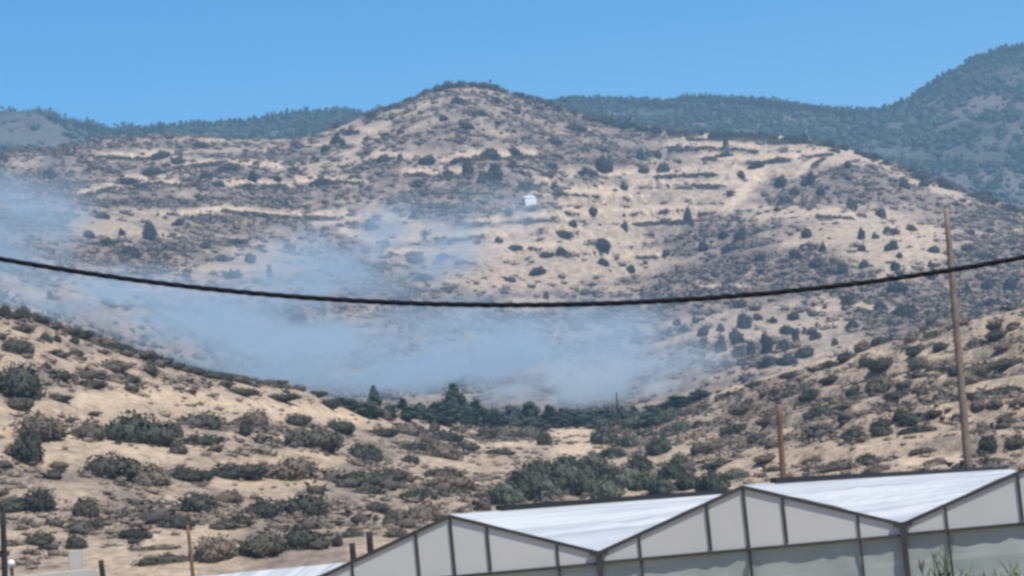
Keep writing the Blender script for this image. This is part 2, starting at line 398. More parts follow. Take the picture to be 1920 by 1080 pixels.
def build_terrain():
    dense = np.radians(np.arange(-16, 16.001, .045))
    az = np.concatenate([np.radians(np.arange(-180, -16, 3.0)), dense, np.radians(np.arange(18, 180.1, 3.0))])
    rs = np.concatenate([[.5, 3, 8, 16, 30, 50, 70, 85, 95], np.arange(102, 340, .75), np.arange(340, 430, 4), np.arange(430, 1010, 1.25), np.arange(1012, 1260, 8), np.arange(1260, 1720, 4.5), np.arange(1740, 2620, 60)])
    A, Rr = np.meshgrid(az, rs)
    # an organic wobble keeps the rows from lining up
    Z = terrain(A, Rr)
    X = Rr * np.sin(A); Y = Rr * np.cos(A)
    nc = len(az)
    px, py = to_pix(X, Y, Z)
    cuts = [0, int(np.searchsorted(rs, 104)), int(np.searchsorted(rs, 430)), int(np.searchsorted(rs, 1200)), len(rs) - 1]
    names = ['ground', 'near_hillside', 'hill', 'mountain']
    mats = [M_NEAR, M_NEAR, M_FAR, M_MTN]
    for i in range(4):
        a, b = cuts[i], cuts[i + 1] + 1
        V = np.stack([X[a:b], Y[a:b], Z[a:b]], -1).reshape(-1, 3)
        n = b - a
        idx = np.arange(n * nc).reshape(n, nc)
        F = np.stack([idx[:-1, :-1], idx[:-1, 1:], idx[1:, 1:], idx[1:, :-1]], -1).reshape(-1, 4)
        F = F[:, ::-1]
        me = mesh_np(names[i], V, F, True)
        x, y = X[a:b], Y[a:b]
        if i == 2:
            s = paint(PATCH_FAR, px[a:b] + 30 * (fbm(x / 14, y / 14, 3) - .5), py[a:b] + 24 * (fbm(x / 14 + 7, y / 14, 3) - .5), np.full_like(x, .5))
            s = s + .08 + .5 * (fbm(x / 22, y / 30, 4) - .5) + .8 * (fbm(x / 38 + 11, Z[a:b] / 3.2, 3) - .5) + .5 * (fbm(x / 6, y / 9, 3) - .5)
        elif i == 3:
            s = .35 + 1.3 * fbm(x / 60, y / 60, 4) - .5 + .25 * sstep(1500, 1700, Rr[a:b])
        else:
            s = paint(PATCH_NEAR, px[a:b] + 40 * (fbm(x / 5, y / 5, 3) - .5), py[a:b] + 24 * (fbm(x / 5 + 7, y / 5, 3) - .5), np.full_like(x, .42))
            s = s + .7 * (fbm(x / 9 + 11, Z[a:b] / .9, 3) - .5) + .5 * (fbm(x / 8, y / 8, 4) - .5) + .8 * (fbm(x / 2, y / 2.5, 3) - .5)
        pl = np.zeros_like(x)
        if i == 2: pl = pale(PALE_FAR, px[a:b] + 10 * (fbm(x / 10, y / 10, 2) - .5), py[a:b] + 10 * (fbm(x / 10 + 7, y / 10, 2) - .5))
        if i == 1: pl = pale(PALE_NEAR, px[a:b] + 16 * (fbm(x / 4, y / 4, 2) - .5), py[a:b] + 12 * (fbm(x / 4 + 7, y / 4, 2) - .5))
        s = s * (1 - .9 * pl) - .1 * pl
        if i == 2:
            hd = np.full_like(x, 1e9)
            for h in HEDGE_FAR: hd = np.minimum(hd, linedist(px[a:b], py[a:b] + 13 * (fbm(x / 17, y / 17, 3) - .5), h))
            hd = np.exp(-(hd / 3.2) ** 2) * (.35 + .65 * sstep(.36, .5, fbm(x / 12 + 5, y / 30, 2))); s = s + 1.2 * hd; pl = pl * (1 - hd)
        ap = me.attributes.new('pale', 'FLOAT', 'POINT'); ap.data.foreach_set('value', pl.astype(np.float32).ravel())
        at = me.attributes.new('scrub', 'FLOAT', 'POINT')
        at.data.foreach_set('value', np.clip(s, 0, 1).astype(np.float32).ravel())
        o = link(names[i], me, None, mats[i])
        tag(o, kind='structure')
build_terrain()

RNG = {'near': (112., None), 'far': (440., None), 'mtn': (1270., 1705.), 'crest2': (700., None)}
def drop(px, py, zone):
    """the point where a line of sight meets the ground of that zone"""
    az, el = pix_ang(np.asarray(px, float), np.asarray(py, float))
    lo, hi = RNG[zone]
    n = 900
    if zone == 'near': h = np.interp(az, _A, _R1)
    elif zone in ('far', 'crest2'): h = np.interp(az, _A, _R2)
    else: h = np.full_like(az, hi)
    t = np.linspace(0, 1, n)[:, None]
    r = lo + (h[None] - lo) * t
    z = terrain(np.broadcast_to(az, r.shape), r)
    g = np.arctan2(z - CZ, r) - el[None]
    hit = g >= 0
    i = np.where(hit.any(0), hit.argmax(0), g.argmax(0))
    rr = r[i, np.arange(len(az))]; zz = z[i, np.arange(len(az))]
    return np.stack([rr * np.sin(az), rr * np.cos(az), zz], -1), rr

# ------------------------------------------------------------------ foliage meshes
def ico(sub):
    bm = bmesh.new(); bmesh.ops.create_icosphere(bm, subdivisions=sub, radius=1)
    V = np.array([v.co[:] for v in bm.verts]); F = np.array([[v.index for v in f.verts] for f in bm.faces]); bm.free()
    return V, F
ICO1, ICO2, ICO3 = ico(1), ico(2), ico(3)

def leafy(name, lobes, nleaf, lsize, core=.82, seed=0, ground=True, flat=1.0):
    """lobes: (x,y,z,rx,ry,rz); leaves are small triangles in the outer shell, a rough core inside"""
    g = np.random.default_rng(seed)
    Vs, Fs, off = [], [], 0
    for (x, y, z, a, b, c) in lobes:
        V, F = ICO2
        V = V * (1 + .22 * (g.random((len(V), 1)) - .5)) * np.array([a, b, c]) * core + np.array([x, y, z])
        if ground: V[:, 2] = np.maximum(V[:, 2], -.45)
        Vs.append(V); Fs.append(F + off); off += len(V)
    L = np.array(lobes); area = (L[:, 3] * L[:, 5]); p = area / area.sum()
    k = g.choice(len(L), nleaf, p=p)
    d = g.normal(size=(nleaf, 3)); d /= np.linalg.norm(d, axis=1)[:, None]
    sh = .80 + .32 * g.random((nleaf, 1))
    P = L[k, :3] + d * L[k, 3:] * sh
    if ground:
        ok = P[:, 2] > -.35; P, d = P[ok], d[ok]
    n = len(P)
    nr = d + .7 * g.normal(size=(n, 3)); nr /= np.linalg.norm(nr, axis=1)[:, None]
    t = np.cross(nr, g.normal(size=(n, 3))); t /= np.linalg.norm(t, axis=1)[:, None]
    b = np.cross(nr, t)
    s = lsize * (.6 + .8 * g.random((n, 1)))
    q = np.stack([P - t * s, P + b * s * .55 , P + t * s, P - b * s * .55], 1).reshape(-1, 3)
    f = np.arange(4 * n).reshape(n, 4) + off
    tri = np.concatenate([f[:, [0, 1, 2]], f[:, [0, 2, 3]]])
    return mesh_np(name, np.concatenate(Vs + [q]), np.concatenate(Fs + [tri]))

def shrub_mesh(name, seed, nleaf, ls, wide=1.0):
    g = np.random.default_rng(seed)
    lob = [(0, 0, .30, .70, .70, .66), (0, 0, -.1, .6, .6, .3)]
    for k in range(g.integers(5, 9)):
        a = g.random() * 6.283; d = .3 + .35 * g.random()
        r = .28 + .24 * g.random()
        lob.append((d * math.cos(a) * wide, d * math.sin(a), .12 + .38 * g.random() * (1 - d * .6), r * 1.1, r, r * .9))
    return leafy(name, lob, nleaf, ls, seed=seed + 100)

def tree_lobes(seed, slim=1.0, n=14):
    g = np.random.default_rng(seed)
    lob = []
    for k in range(n):
        z = .22 + .70 * g.random()
        w = .42 * slim * math.sin(min(1, max(.12, 1.08 - z)) * 1.75)
        a = g.random() * 6.283; d = w * (.3 + .6 * g.random())
        r = .10 + .12 * g.random() * (1.2 - z)
        lob.append((d * math.cos(a), d * math.sin(a), z, r * 1.15, r * 1.15, r))
    lob.append((0, 0, .5, .24 * slim, .24 * slim, .34)); lob.append((0, 0, .85, .1, .1, .14))
    return lob

SHRUBS = [shrub_mesh('shrub', 10 + k, 1300, .085) for k in range(7)]
BUSHES = [shrub_mesh('bush', 40 + k, 1500, .08) for k in range(4)]
ROUND = [shrub_mesh('round_tree', 60 + k, 420, .13) for k in range(6)]
PINES = [leafy('pine_tree', [(x, y, z + .0, a, b, c) for (x, y, z, a, b, c) in tree_lobes(80 + k, 1.15, 9)], 420, .055, seed=k, ground=False) for k in range(5)]
for ms, mt in ((SHRUBS, M_SHRUB), (BUSHES, M_TEAL), (ROUND, M_FARTREE), (PINES, M_PINE)):
    for me in ms: me.materials.append(mt)

# ------------------------------------------------------------------ placements  (px, py, width, height) of every bush in the photograph
LEFT_SHRUBS = [
 (45,583,26,18),(8,586,24,22),(40,617,46,11),(85,632,18,16),(107,635,12,14),(140,637,15,16),(105,662,38,11),(140,661,24,10),(25,650,52,26),(38,717,92,54),(112,703,34,15),(165,698,34,13),(165,720,52,14),(210,686,60,15),(238,711,62,12),(280,692,36,18),
 (100,606,46,12),(150,620,40,14),(190,637,36,18),(222,651,36,15),(260,661,50,13),(300,669,40,12),(340,683,40,12),(380,696,40,12),(400,702,40,12),(442,708,52,12),(500,716,60,9),(20,592,40,10),(65,594,36,14),(125,612,40,13),(170,630,40,13),(207,646,30,14),(240,655,36,12),(282,667,40,11),(322,677,40,11),(360,690,40,11),(420,704,44,11),(470,711,44,10),(560,727,30,9),(590,738,36,9),(640,752,40,9),(536,720,20,9),
 (32,757,48,20),(107,746,50,10),(68,803,80,44),(58,842,52,50),(105,873,36,12),(21,845,24,18),(166,808,52,36),(252,805,100,52),(198,877,98,38),(280,893,60,36),(386,790,66,30),(370,827,80,18),(333,842,30,18),(328,808,26,20),(480,788,56,34),(458,806,20,20),
 (555,788,42,20),(632,800,50,22),(575,822,102,36),(550,880,92,36),(425,885,105,24),(350,892,72,22),(445,734,60,12),(520,746,66,11),(615,758,56,12),(642,806,28,12),(715,812,52,15),(725,778,24,22),(762,806,58,18),(680,850,60,30),(775,838,70,14),(830,847,60,28),(770,862,36,14),
 (815,803,18,24),(800,825,22,18),(840,822,48,14),(872,837,46,14),(865,805,30,14),(910,815,32,20),(945,812,42,22),(936,848,52,11),(855,888,18,14),(818,888,60,14),(735,893,60,20),
 (72,942,78,34),(166,955,44,34),(150,985,66,14),(14,950,42,20),(245,1003,58,16),(75,1010,46,22),(138,1018,34,24),(330,980,60,20),(368,945,72,34),(425,933,54,20),(448,978,40,20),(415,985,50,14),(495,955,58,34),(578,950,86,40),(625,982,32,10),(395,1040,68,40),(500,1045,72,42),(560,1012,70,34),
 (315,1047,26,16),(290,1028,80,9),(310,1073,120,14),(636,1030,18,20),(693,920,62,12),(701,952,38,16),(748,973,52,24),(780,928,58,18),(832,905,82,28),(680,897,70,26),(800,962,84,34),(866,957,20,10),(600,1040,40,20),(660,1000,30,16),(740,1000,40,14)]
RIGHT_SHRUBS = [
 (1710,633,22,18),(1735,616,26,10),(1757,625,42,10),(1722,656,40,14),(1765,650,36,10),(1830,644,42,14),(1870,612,32,12),(1902,610,34,10),(1885,652,52,10),(1890,680,62,14),(1725,685,50,20),(1755,688,26,14),(1790,696,26,16),(1622,680,30,20),(1655,682,38,18),(1620,650,28,18),
 (1650,640,40,14),(1845,695,60,20),(1872,628,40,14),(1655,722,52,24),(1685,742,40,14),(1672,754,28,11),(1690,780,24,16),(1715,788,52,20),(1720,806,58,12),(1650,810,38,20),(1655,793,32,18),(1750,778,28,12),(1795,783,26,12),(1790,747,28,10),(1822,712,30,16),(1890,732,52,15),
 (1830,758,24,14),(1865,756,22,14),(1885,787,32,18),(1840,808,36,12),(1857,836,30,24),(1842,850,26,12),(1862,864,52,9),(1730,846,42,9),(1760,866,38,12),(1625,862,42,18),(1320,765,42,10),(1310,796,28,12),(1385,806,50,18),(1345,832,80,17),(1420,820,32,14),(1455,736,22,14),
 (1400,766,52,15),(1525,742,42,18),(1540,774,52,24),(1550,802,54,13),(1530,862,38,10),(1570,875,62,16),(1640,880,50,14),(1500,760,30,10),(1420,720,40,10),(1490,702,44,10),(1555,684,36,12),(1590,668,36,12),(1365,742,40,10),(1300,770,26,14),(1480,820,36,10),(1600,735,34,12),
 (1590,760,40,10),(1600,815,40,12),(1440,790,34,12),(1480,740,30,10),(1560,712,34,12),(1900,830,34,18),(1910,755,26,14),(1780,720,26,12),(1350,870,50,12),(1440,860,40,12),(1700,720,30,10)]
THICKET = [(985,908,72,60),(1010,880,62,32),(1060,898,72,50),(1060,868,62,24),(1102,906,72,50),(1110,864,52,26),(1140,890,62,42),(1180,896,62,42),(1200,870,62,34),(1216,902,52,32),(1242,914,52,30),(1260,886,52,30),(1292,902,52,34),(1335,905,62,34),(950,928,60,40),(1025,920,60,40),
 (1140,920,60,30),(1022,822,26,30),(990,812,60,22),(1133,817,66,36),(1182,826,30,26),(1195,792,60,26),(1250,780,70,28),(1276,800,42,20),(1240,836,52,30),(1275,862,42,20),(1150,850,46,22),(1310,842,40,20),(1380,890,50,20)]
VALLEY_TREES = [(703,746,30,38),(756,756,20,22),(786,757,26,20),(816,755,42,24),(853,740,60,62),(893,762,34,34),(926,770,42,24),(960,765,30,30),(994,763,38,38),(1030,765,30,32),(1055,774,44,28),(1090,780,52,26),(1122,778,52,24),(1142,776,32,22),(1167,768,20,26),(1191,775,18,22),(1226,775,44,24),(1270,758,62,24),(1312,742,44,20),
 (690,772,46,26),(730,776,46,24),(768,780,46,26),(806,782,48,26),(845,786,50,28),(884,790,48,26),(922,792,48,26),(962,792,46,24),(1002,796,46,22),(1042,794,46,20),(1082,795,46,20),(1125,794,46,20),(1215,790,46,24),(660,764,40,16),(635,754,36,12)]
FAR_TREES = [
 (8,298,18,16),(372,272,32,13),(630,232,15,12),(632,260,20,22),(610,280,20,14),(555,273,30,11),(335,302,18,11),(305,290,36,13),(285,322,40,14),(430,315,36,15),(480,310,18,13),(475,330,20,20),(385,332,24,14),(550,319,24,11),(600,343,46,13),(590,300,18,10),(520,335,16,10),(235,340,46,12),(265,350,24,11),(410,345,24,12),(95,325,24,20),(465,350,30,13),
 (657,248,22,11),(645,270,12,20),(725,254,18,10),(750,247,16,10),(860,190,26,11),(930,190,34,11),(895,213,34,9),(832,222,18,10),(875,238,28,8),(1010,205,22,10),(1075,240,48,12),(720,298,26,15),(750,295,14,13),(800,302,36,13),(853,302,16,10),(920,290,34,20),(963,283,20,14),(960,310,20,12),(877,313,26,26),(930,325,28,28),(905,337,22,16),(840,325,26,13),(785,345,26,12),
 (1035,312,26,12),(1040,265,30,14),(985,350,26,14),(1040,348,16,14),(1200,292,20,18),(1235,290,14,13),(1207,320,20,13),(1245,315,24,18),(1170,352,16,11),(1100,325,40,20),(1130,310,36,24),(1521,335,20,22),(1509,343,16,13),(1540,360,20,18),(1465,340,24,20),(1490,360,22,16),(1472,378,26,14),(1595,382,20,22),(1652,400,18,18),(1848,366,24,13),(1902,395,18,14),
 (1695,345,24,18),(1735,343,20,13),(1590,310,20,12),(1390,327,14,14),(1460,300,32,11),(1420,310,40,12),(1360,290,36,9),(1508,257,13,18),(1488,265,12,12),(1360,268,12,14),(1112,399,16,13),(1172,423,15,15),(1055,440,32,14),(1075,420,16,12),(935,450,16,12),(965,467,26,8),(1022,480,30,9),(1053,473,20,16),(1130,492,20,13),(1183,506,16,13),(1130,460,30,18),(1250,475,18,13),
 (1010,508,40,13),(775,490,48,9),(790,520,40,14),(830,485,30,11),(670,493,38,11),(695,425,30,14),(775,405,20,10),(1025,555,12,14),(1120,595,40,14),(1270,605,15,13),(1255,625,17,13),(1190,638,18,12),(1513,437,18,18),(1615,440,13,22),(1640,442,13,11),(1665,433,22,14),(1708,428,25,13),(1617,466,19,11),(1675,460,26,18),(1687,480,11,11),(1752,468,25,12),(1680,500,18,18),
 (1622,495,20,16),(1745,496,12,12),(1580,505,22,18),(1515,463,34,12),(1543,465,14,18),(1530,495,24,14),(1490,478,24,18),(1320,462,22,20),(1355,440,22,13),(1390,440,22,16),(1370,465,30,14),(1290,405,14,30),(1815,465,30,12),(1840,482,50,14),(1855,432,22,9),(1820,435,16,8),(1425,485,18,13),(1680,540,42,18),(1815,540,14,16),(1855,535,32,22),(1895,535,26,24),(1860,568,50,13),
 (1650,575,22,16),(1600,560,40,18),(1700,585,50,22),(280,435,24,34),(165,440,26,13),(228,435,12,12),(190,405,26,12),(335,418,22,12),(200,455,40,16),(240,472,50,20),(415,485,26,14),(440,515,40,14),(470,485,22,16),(505,510,16,26),(560,600,40,22),(440,455,40,11),(95,555,16,16),(210,570,20,14),(285,577,18,11),(500,580,48,11),
 (1320,622,24,16),(1303,600,13,13),(1395,603,26,30),(1420,595,18,13),(1488,593,21,15),(1352,615,15,15),(1320,645,26,22),(1355,645,22,34),(1380,632,28,32),(1385,660,34,22),(1408,655,20,26),(1440,645,20,40),(1475,620,40,16),(1492,634,14,24),(1470,650,24,20),(1362,685,20,16),(1328,682,15,13),(1390,680,12,14),(1440,680,30,18),(1475,676,40,16),(1512,662,40,20),(1600,612,24,19),(1530,630,23,13),(1565,642,16,13),(1390,570,26,15),(1450,600,14,12)]

def curve_y(C, x):           # pixel row of a crest curve is only used to seat trees on that crest
    return x
def crest_trees(pts, step, wl, wh, hl, hh):
    out = []
    P = np.array(pts, float)
    x = P[0, 0]
    while x < P[-1, 0]:
        y = np.interp(x, P[:, 0], P[:, 1])
        out.append((x, y, wl + (wh - wl) * rng.random(), hl + (hh - hl) * rng.random()))
        x += step * (.7 + .6 * rng.random())
    return out
SKY_TREES = crest_trees([(96, 222), (130, 238), (170, 241), (215, 256)], 11, 16, 26, 10, 15) + \
    crest_trees([(225, 255), (300, 244), (400, 238), (480, 230), (560, 216), (640, 213), (690, 222)], 11, 16, 28, 11, 20) + \
    crest_trees([(1055, 191), (1150, 191), (1240, 199), (1290, 190), (1350, 190), (1420, 195), (1500, 206), (1600, 216), (1640, 214)], 11, 18, 30, 11, 18) + \
    crest_trees([(1645, 212), (1700, 196), (1760, 156), (1830, 116), (1890, 96), (1940, 92)], 10, 18, 30, 12, 18)
TOP_TREES = crest_trees([(702, 213), (760, 193), (800, 172), (840, 161), (870, 157), (910, 161), (950, 173), (1000, 187), (1050, 205)], 22, 16, 30, 7, 12) + crest_trees([(1075, 214), (1200, 243), (1300, 251), (1450, 256), (1560, 271), (1620, 289), (1680, 311), (1750, 339), (1850, 375), (1925, 402)], 27, 16, 40, 8, 15)

# ---- labels: every bush is told apart by its look and by the nearest thing one can find
LANDMARKS = {
 'left': [(252,805,'big dome-shaped bush'),(65,820,'ragged green bush by the left edge'),(38,717,'large grey bush at the left edge'),(300,668,'dark left crest'),(520,718,'low end of the left crest'),(480,788,'dark round bush on the bare strip'),(578,950,'blocky dark bush mid slope'),(5,1000,'post at the left edge'),(357,1025,'thin brown post'),(690,1025,'pair of black stakes'),(840,960,'left greenhouse gable tip'),(735,775,'end of the bare strip'),(853,735,'tallest valley tree'),(530,1070,'low white roof'),(138,1045,'pale plaster stump')],
 'right': [(1465,820,'short rusty pole'),(1805,760,'foot of the tall pole'),(1785,600,'middle of the tall pole'),(1400,900,'middle greenhouse ridge'),(1450,700,'bare right crest'),(1650,735,'dark bush on the open right slope'),(1900,870,'right greenhouse ridge'),(1320,740,'low end of the right crest')],
 'mid': [(1080,825,'pale bare patch in the gully'),(1157,755,'thin mast'),(853,735,'tallest valley tree'),(1300,935,'white greenhouse roof'),(985,905,'pale mauve bush'),(1022,820,'dark bush beside the bare patch')],
 'far': [(870,160,'hill summit'),(992,375,'pale hut'),(1395,350,'pale bend of the track'),(1775,400,'top of the tall pole'),(1280,560,'black cable right of its sag'),(640,565,'black cable left of its sag'),(1290,410,'dark terrace corner'),(1440,650,'slender tree in the far grove'),(1660,450,'bare patch with black dots'),(280,435,'dark tree on the pale patch'),(60,400,'left smoke plume'),(630,250,'notch left of the summit'),(1600,290,'right end of the hill crest'),(1100,460,'bare middle terraces')],
}
ORD = ['nearest', 'second', 'third', 'fourth', 'fifth', 'sixth', 'seventh', 'eighth', 'ninth', 'tenth', 'eleventh', 'twelfth', 'thirteenth', 'fourteenth', 'fifteenth']
def labels_for(lst, lm, kind, tone):
    key = {}
    for i, (x, y, w, h) in enumerate(lst):
        d = [math.hypot(x - a, (y - b) * 1.3) for a, b, _ in lm]
        j = int(np.argmin(d)); dx, dy = x - lm[j][0], y - lm[j][1]
        if d[j] < 4: dr = 'at'
        elif abs(dy) > abs(dx): dr = 'above' if dy < 0 else 'below'
        else: dr = 'left of' if dx < 0 else 'right of'
        key.setdefault((j, dr), []).append((d[j], i))
    out = [None] * len(lst)
    for (j, dr), v in key.items():
        v.sort()
        for k, (_, i) in enumerate(v):
            w, h = lst[i][2], lst[i][3]
            shape = 'flat wide' if w / h > 3.2 else 'low broad' if w / h > 2 else 'upright' if w / h < .95 else 'rounded'
            if dr == 'at': out[i] = f'{shape} {tone} {kind} that is the {lm[j][2]}'
            else: out[i] = f'{shape} {tone} {kind}, {ORD[min(k, 14)]} {dr} the {lm[j][2]}'
    return out

def place(lst, zone, meshes, name, cat, group, labels, hs=1.0, sink=.11, ws=1.34):
    P = np.array(lst, float)
    pos, rr = drop(P[:, 0], P[:, 1] + P[:, 3] * .42, zone)
    for i in range(len(lst)):
        s = rr[i] / FPX
        w, h = P[i, 2] * s, P[i, 3] * s * hs
        o = bpy.data.objects.new(name, meshes[int(rng.integers(len(meshes)))])
        o.location = Vector(pos[i]) - Vector((0, 0, sink * h))
        o.scale = (w / 1.9 * ws, min(w, h * 1.6) / 1.7 * ws, h * 1.22)
        o.rotation_euler = (0, rng.uniform(-.1, .1), rng.uniform(-.35, .35) + (math.pi if rng.random() < .5 else 0))
        COL.objects.link(o)
        tag(o, labels[i], cat, group)

def shape_split(lst): return lst
place(LEFT_SHRUBS, 'near', SHRUBS, 'shrub', 'shrub', 'shrubs on the near left hillside', labels_for(LEFT_SHRUBS, LANDMARKS['left'], 'shrub', 'grey-green'))
place(RIGHT_SHRUBS, 'near', SHRUBS, 'shrub', 'shrub', 'shrubs on the near right hillside', labels_for(RIGHT_SHRUBS, LANDMARKS['right'], 'shrub', 'grey'))
place(THICKET, 'near', BUSHES, 'bush', 'bush', 'green bushes in the gully', labels_for(THICKET, LANDMARKS['mid'], 'bush', 'green'), ws=1.0)
place(FAR_TREES, 'far', ROUND, 'round_tree', 'tree', 'scattered dark trees on the far hill', labels_for(FAR_TREES, LANDMARKS['far'], 'tree', 'small dark'), ws=1.08)
place(SKY_TREES, 'mtn', PINES, 'pine_tree', 'tree', 'pines along the back skyline', labels_for(SKY_TREES, [(215,255,'lowest skyline notch'),(330,240,'left part of the back ridge'),(450,232,'middle of the left back ridge'),(570,215,'high part of the left back ridge'),(690,220,'notch left of the summit'),(1060,190,'right foot of the summit'),(1170,192,'long back ridge near the summit'),(1280,190,'small gap in the back ridge'),(1400,194,'middle of the back ridge'),(1520,207,'falling end of the back ridge'),(1640,212,'notch below the right mountain'),(1730,175,'lower mountain shoulder'),(1820,122,'upper mountain shoulder'),(1890,95,'mountain top')], 'pine', 'blue-green'), 1.25, .15)
place(TOP_TREES, 'crest2', ROUND, 'round_tree', 'tree', 'scattered dark trees on the far hill', labels_for(TOP_TREES, [(720,205,'lower left summit ridge'),(800,172,'left summit shoulder'),(870,157,'hill summit'),(950,173,'right summit shoulder'),(1030,195,'right foot of the summit'),(1180,240,'dip right of the summit'),(1330,252,'flat middle of the hill crest'),(1560,271,'start of the right shoulder'),(1720,328,'middle of the right shoulder'),(1880,388,'low right shoulder')], 'tree', 'dark skyline'), 1.0, .1)

# trees of the valley line, trunk and crown
def tree_parts(seed, slim):
    g = np.random.default_rng(seed)
    crown = leafy('crown', tree_lobes(seed, slim, 16), 1500, .034, seed=seed, ground=False)
    crown.materials.append(M_TREE if seed % 3 else M_PINE)
    b = MB()
    b.tube([(0, 0, -.05), (.01, 0, .2), (-.01, .01, .45), (0, 0, .75)], [.035, .026, .018, .006], 7)
    for k in range(5):
        a = 1.256 * k + g.random(); z = .25 + .09 * k
        b.tube([(0, 0, z), (.12 * math.cos(a), .12 * math.sin(a), z + .1), (.22 * math.cos(a), .22 * math.sin(a), z + .16)], [.012, .008, .003], 5)
    bmesh.ops.recalc_face_normals(b.bm, faces=b.bm.faces[:])
    tr = bpy.data.meshes.new('trunk'); b.bm.to_mesh(tr); b.bm.free(); tr.materials.append(M_BARK)
    return crown, tr
TREES = [tree_parts(200 + k, 1.0 + .1 * k) for k in range(4)]
_g = np.random.default_rng(5)
_pl = []
for z in np.linspace(.16, .9, 9):
    for k in range(5 if z < .7 else 3):
        a = _g.random() * 6.283; d = .34 * (1.0 - z) * (.5 + .6 * _g.random()); q = .05 + .15 * (1.02 - z)
        _pl.append((d * math.cos(a), d * math.sin(a), z, q, q, q * .9))
_cr = leafy('crown', _pl, 2600, .03, seed=77, ground=False); _cr.materials.append(M_TREE)
P = np.array(VALLEY_TREES, float)
pos, rr = drop(P[:, 0], P[:, 1] + P[:, 3] * .45, 'near')
vl = labels_for(VALLEY_TREES, [(703,745,'square-topped leftmost valley tree'),(853,738,'tall pyramid-shaped valley tree'),(994,760,'clump of pointed treetops'),(1090,778,'dip of the valley treeline'),(1167,768,'thin mast'),(1270,755,'right end of the treeline'),(890,790,'pale banks below the treeline'),(1040,795,'top of the pale gully patch')], 'tree', 'dark green')
for i in range(len(VALLEY_TREES)):
    s = rr[i] / FPX
    w, h = P[i, 2] * s, P[i, 3] * s
    e = empty('tree', Vector(pos[i]) - Vector((0, 0, .12 * h)), rng.uniform(0, 6.28))
    cr, tr = (_cr, TREES[0][1]) if i in (0, 4) else TREES[i % 4]
    for nm, me in (('crown', cr), ('trunk', tr)):
        o = link(nm, me, e); 
        o.scale = (w / .72, w / .72, h * 1.25)
    tag(e, vl[i], 'tree', 'dark trees along the valley line')

# ------------------------------------------------------------------ low scrub and forest nobody could count
def tuft(seed, nl=16):
    g = np.random.default_rng(seed)
    V, F = ICO1
    V = V * np.array([.72, .72, .72])
    d = g.normal(size=(nl, 3)); d[:, 2] = np.abs(d[:, 2]) * .9 - .15; d /= np.linalg.norm(d, axis=1)[:, None]
    P = d * (.72 + .25 * g.random((nl, 1)))
    t = np.cross(d, g.normal(size=(nl, 3))); t /= np.linalg.norm(t, axis=1)[:, None]
    q = np.stack([P - t * .26, P + t * .26, P + d * .36 + g.normal(0, .1, (nl, 3))], 1).reshape(-1, 3)
    return np.concatenate([V, q]), np.concatenate([F, np.arange(3 * nl).reshape(nl, 3) + len(V)])
TUFT = tuft(5)
def scatter(name, mat, n_try, rlo, rhi, dens, size, hr, proto, seed, azr=13.8):
    g = np.random.default_rng(seed)
    az = np.radians(g.uniform(-azr, azr, n_try)); r = np.sqrt(g.uniform(rlo ** 2, rhi ** 2, n_try))
    z = terrain(az, r); x = r * np.sin(az); y = r * np.cos(az)
    px, py = to_pix(x, y, z)
    keep = g.random(n_try) < dens(px, py, x, y, r, az)
    x, y, z, px = x[keep], y[keep], z[keep], px[keep]
    n = len(x)
    V, F = proto
    s = size[0] + (size[1] - size[0]) * g.random((n, 1)) ** 2
    th = g.random(n) * 6.283
    W = V[None] * (1 + .5 * (g.random((n, len(V), 1)) - .5))
    W = W * np.stack([s[:, 0] * (.8 + .7 * g.random(n)), s[:, 0], s[:, 0] * hr * (.7 + .6 * g.random(n))], -1)[:, None, :]
    c, s_ = np.cos(th)[:, None], np.sin(th)[:, None]
    X = W[..., 0] * c - W[..., 1] * s_; Y = W[..., 0] * s_ + W[..., 1] * c
    W = np.stack([X + x[:, None], Y + y[:, None], W[..., 2] + (z + s[:, 0] * hr * .35)[:, None]], -1).reshape(-1, 3)
    tone = np.repeat(np.clip(g.random(n) * .8 + .5 * (fbm(x / 11, y / 11, 2) - .35), 0, 1), len(V))
    FF = (F[None] + (np.arange(n) * len(V))[:, None, None]).reshape(-1, 3)
    return W, FF, tone

def far_d(px, py, x, y, r, az):
    s = paint(PATCH_FAR, px, py, np.full_like(px, .5)); k = .3 + .8 * s
    s = s + k * .9 * (fbm(x / 16, y / 22, 3) - .5)
    zz = terrain(az, r); s = s + k * 1.0 * (fbm(x / 38 + 11, zz / 3.2, 3) - .5) + .03
    return np.clip((s - .30) * 1.35, 0.03, .9) * (1 - pale(PALE_FAR, px, py)) * (r < np.interp(az, _A, _R2) + 15)
def near_d(px, py, x, y, r, az):
    s = paint(PATCH_NEAR, px, py, np.full_like(px, .4)) + 1.1 * (fbm(x / 5, y / 6, 3) - .5)
    zz = terrain(az, r); s = s + .8 * (fbm(x / 9 + 11, zz / .9, 3) - .5)
    return np.clip((s - .24) * 1.1, .10, .75) * (1 - pale(PALE_NEAR, px, py)) * (r < np.interp(az, _A, _R1) + 6)
Wa, Fa, Ta = scatter('scrub', M_SCRUB, 60000, 440, 1020, far_d, (.5, 1.9), .6, TUFT, 1)
Wb, Fb, Tb = scatter('scrub', M_SCRUB, 90000, 114, 345, near_d, (.08, .48), .55, TUFT, 2)
def hedge_d(px, py, x, y, r, az):
    d = np.full_like(px, 1e9)
    for h in HEDGE_FAR: d = np.minimum(d, linedist(px, py + 13 * (fbm(x / 17, y / 17, 3) - .5), h))
    return (d < 2.6) * .95 * sstep(.36, .5, fbm(x / 12 + 5, y / 30, 2))
Wc, Fc, Tc = scatter('scrub', M_SCRUB, 260000, 560, 960, hedge_d, (.45, 1.0), .8, TUFT, 5)
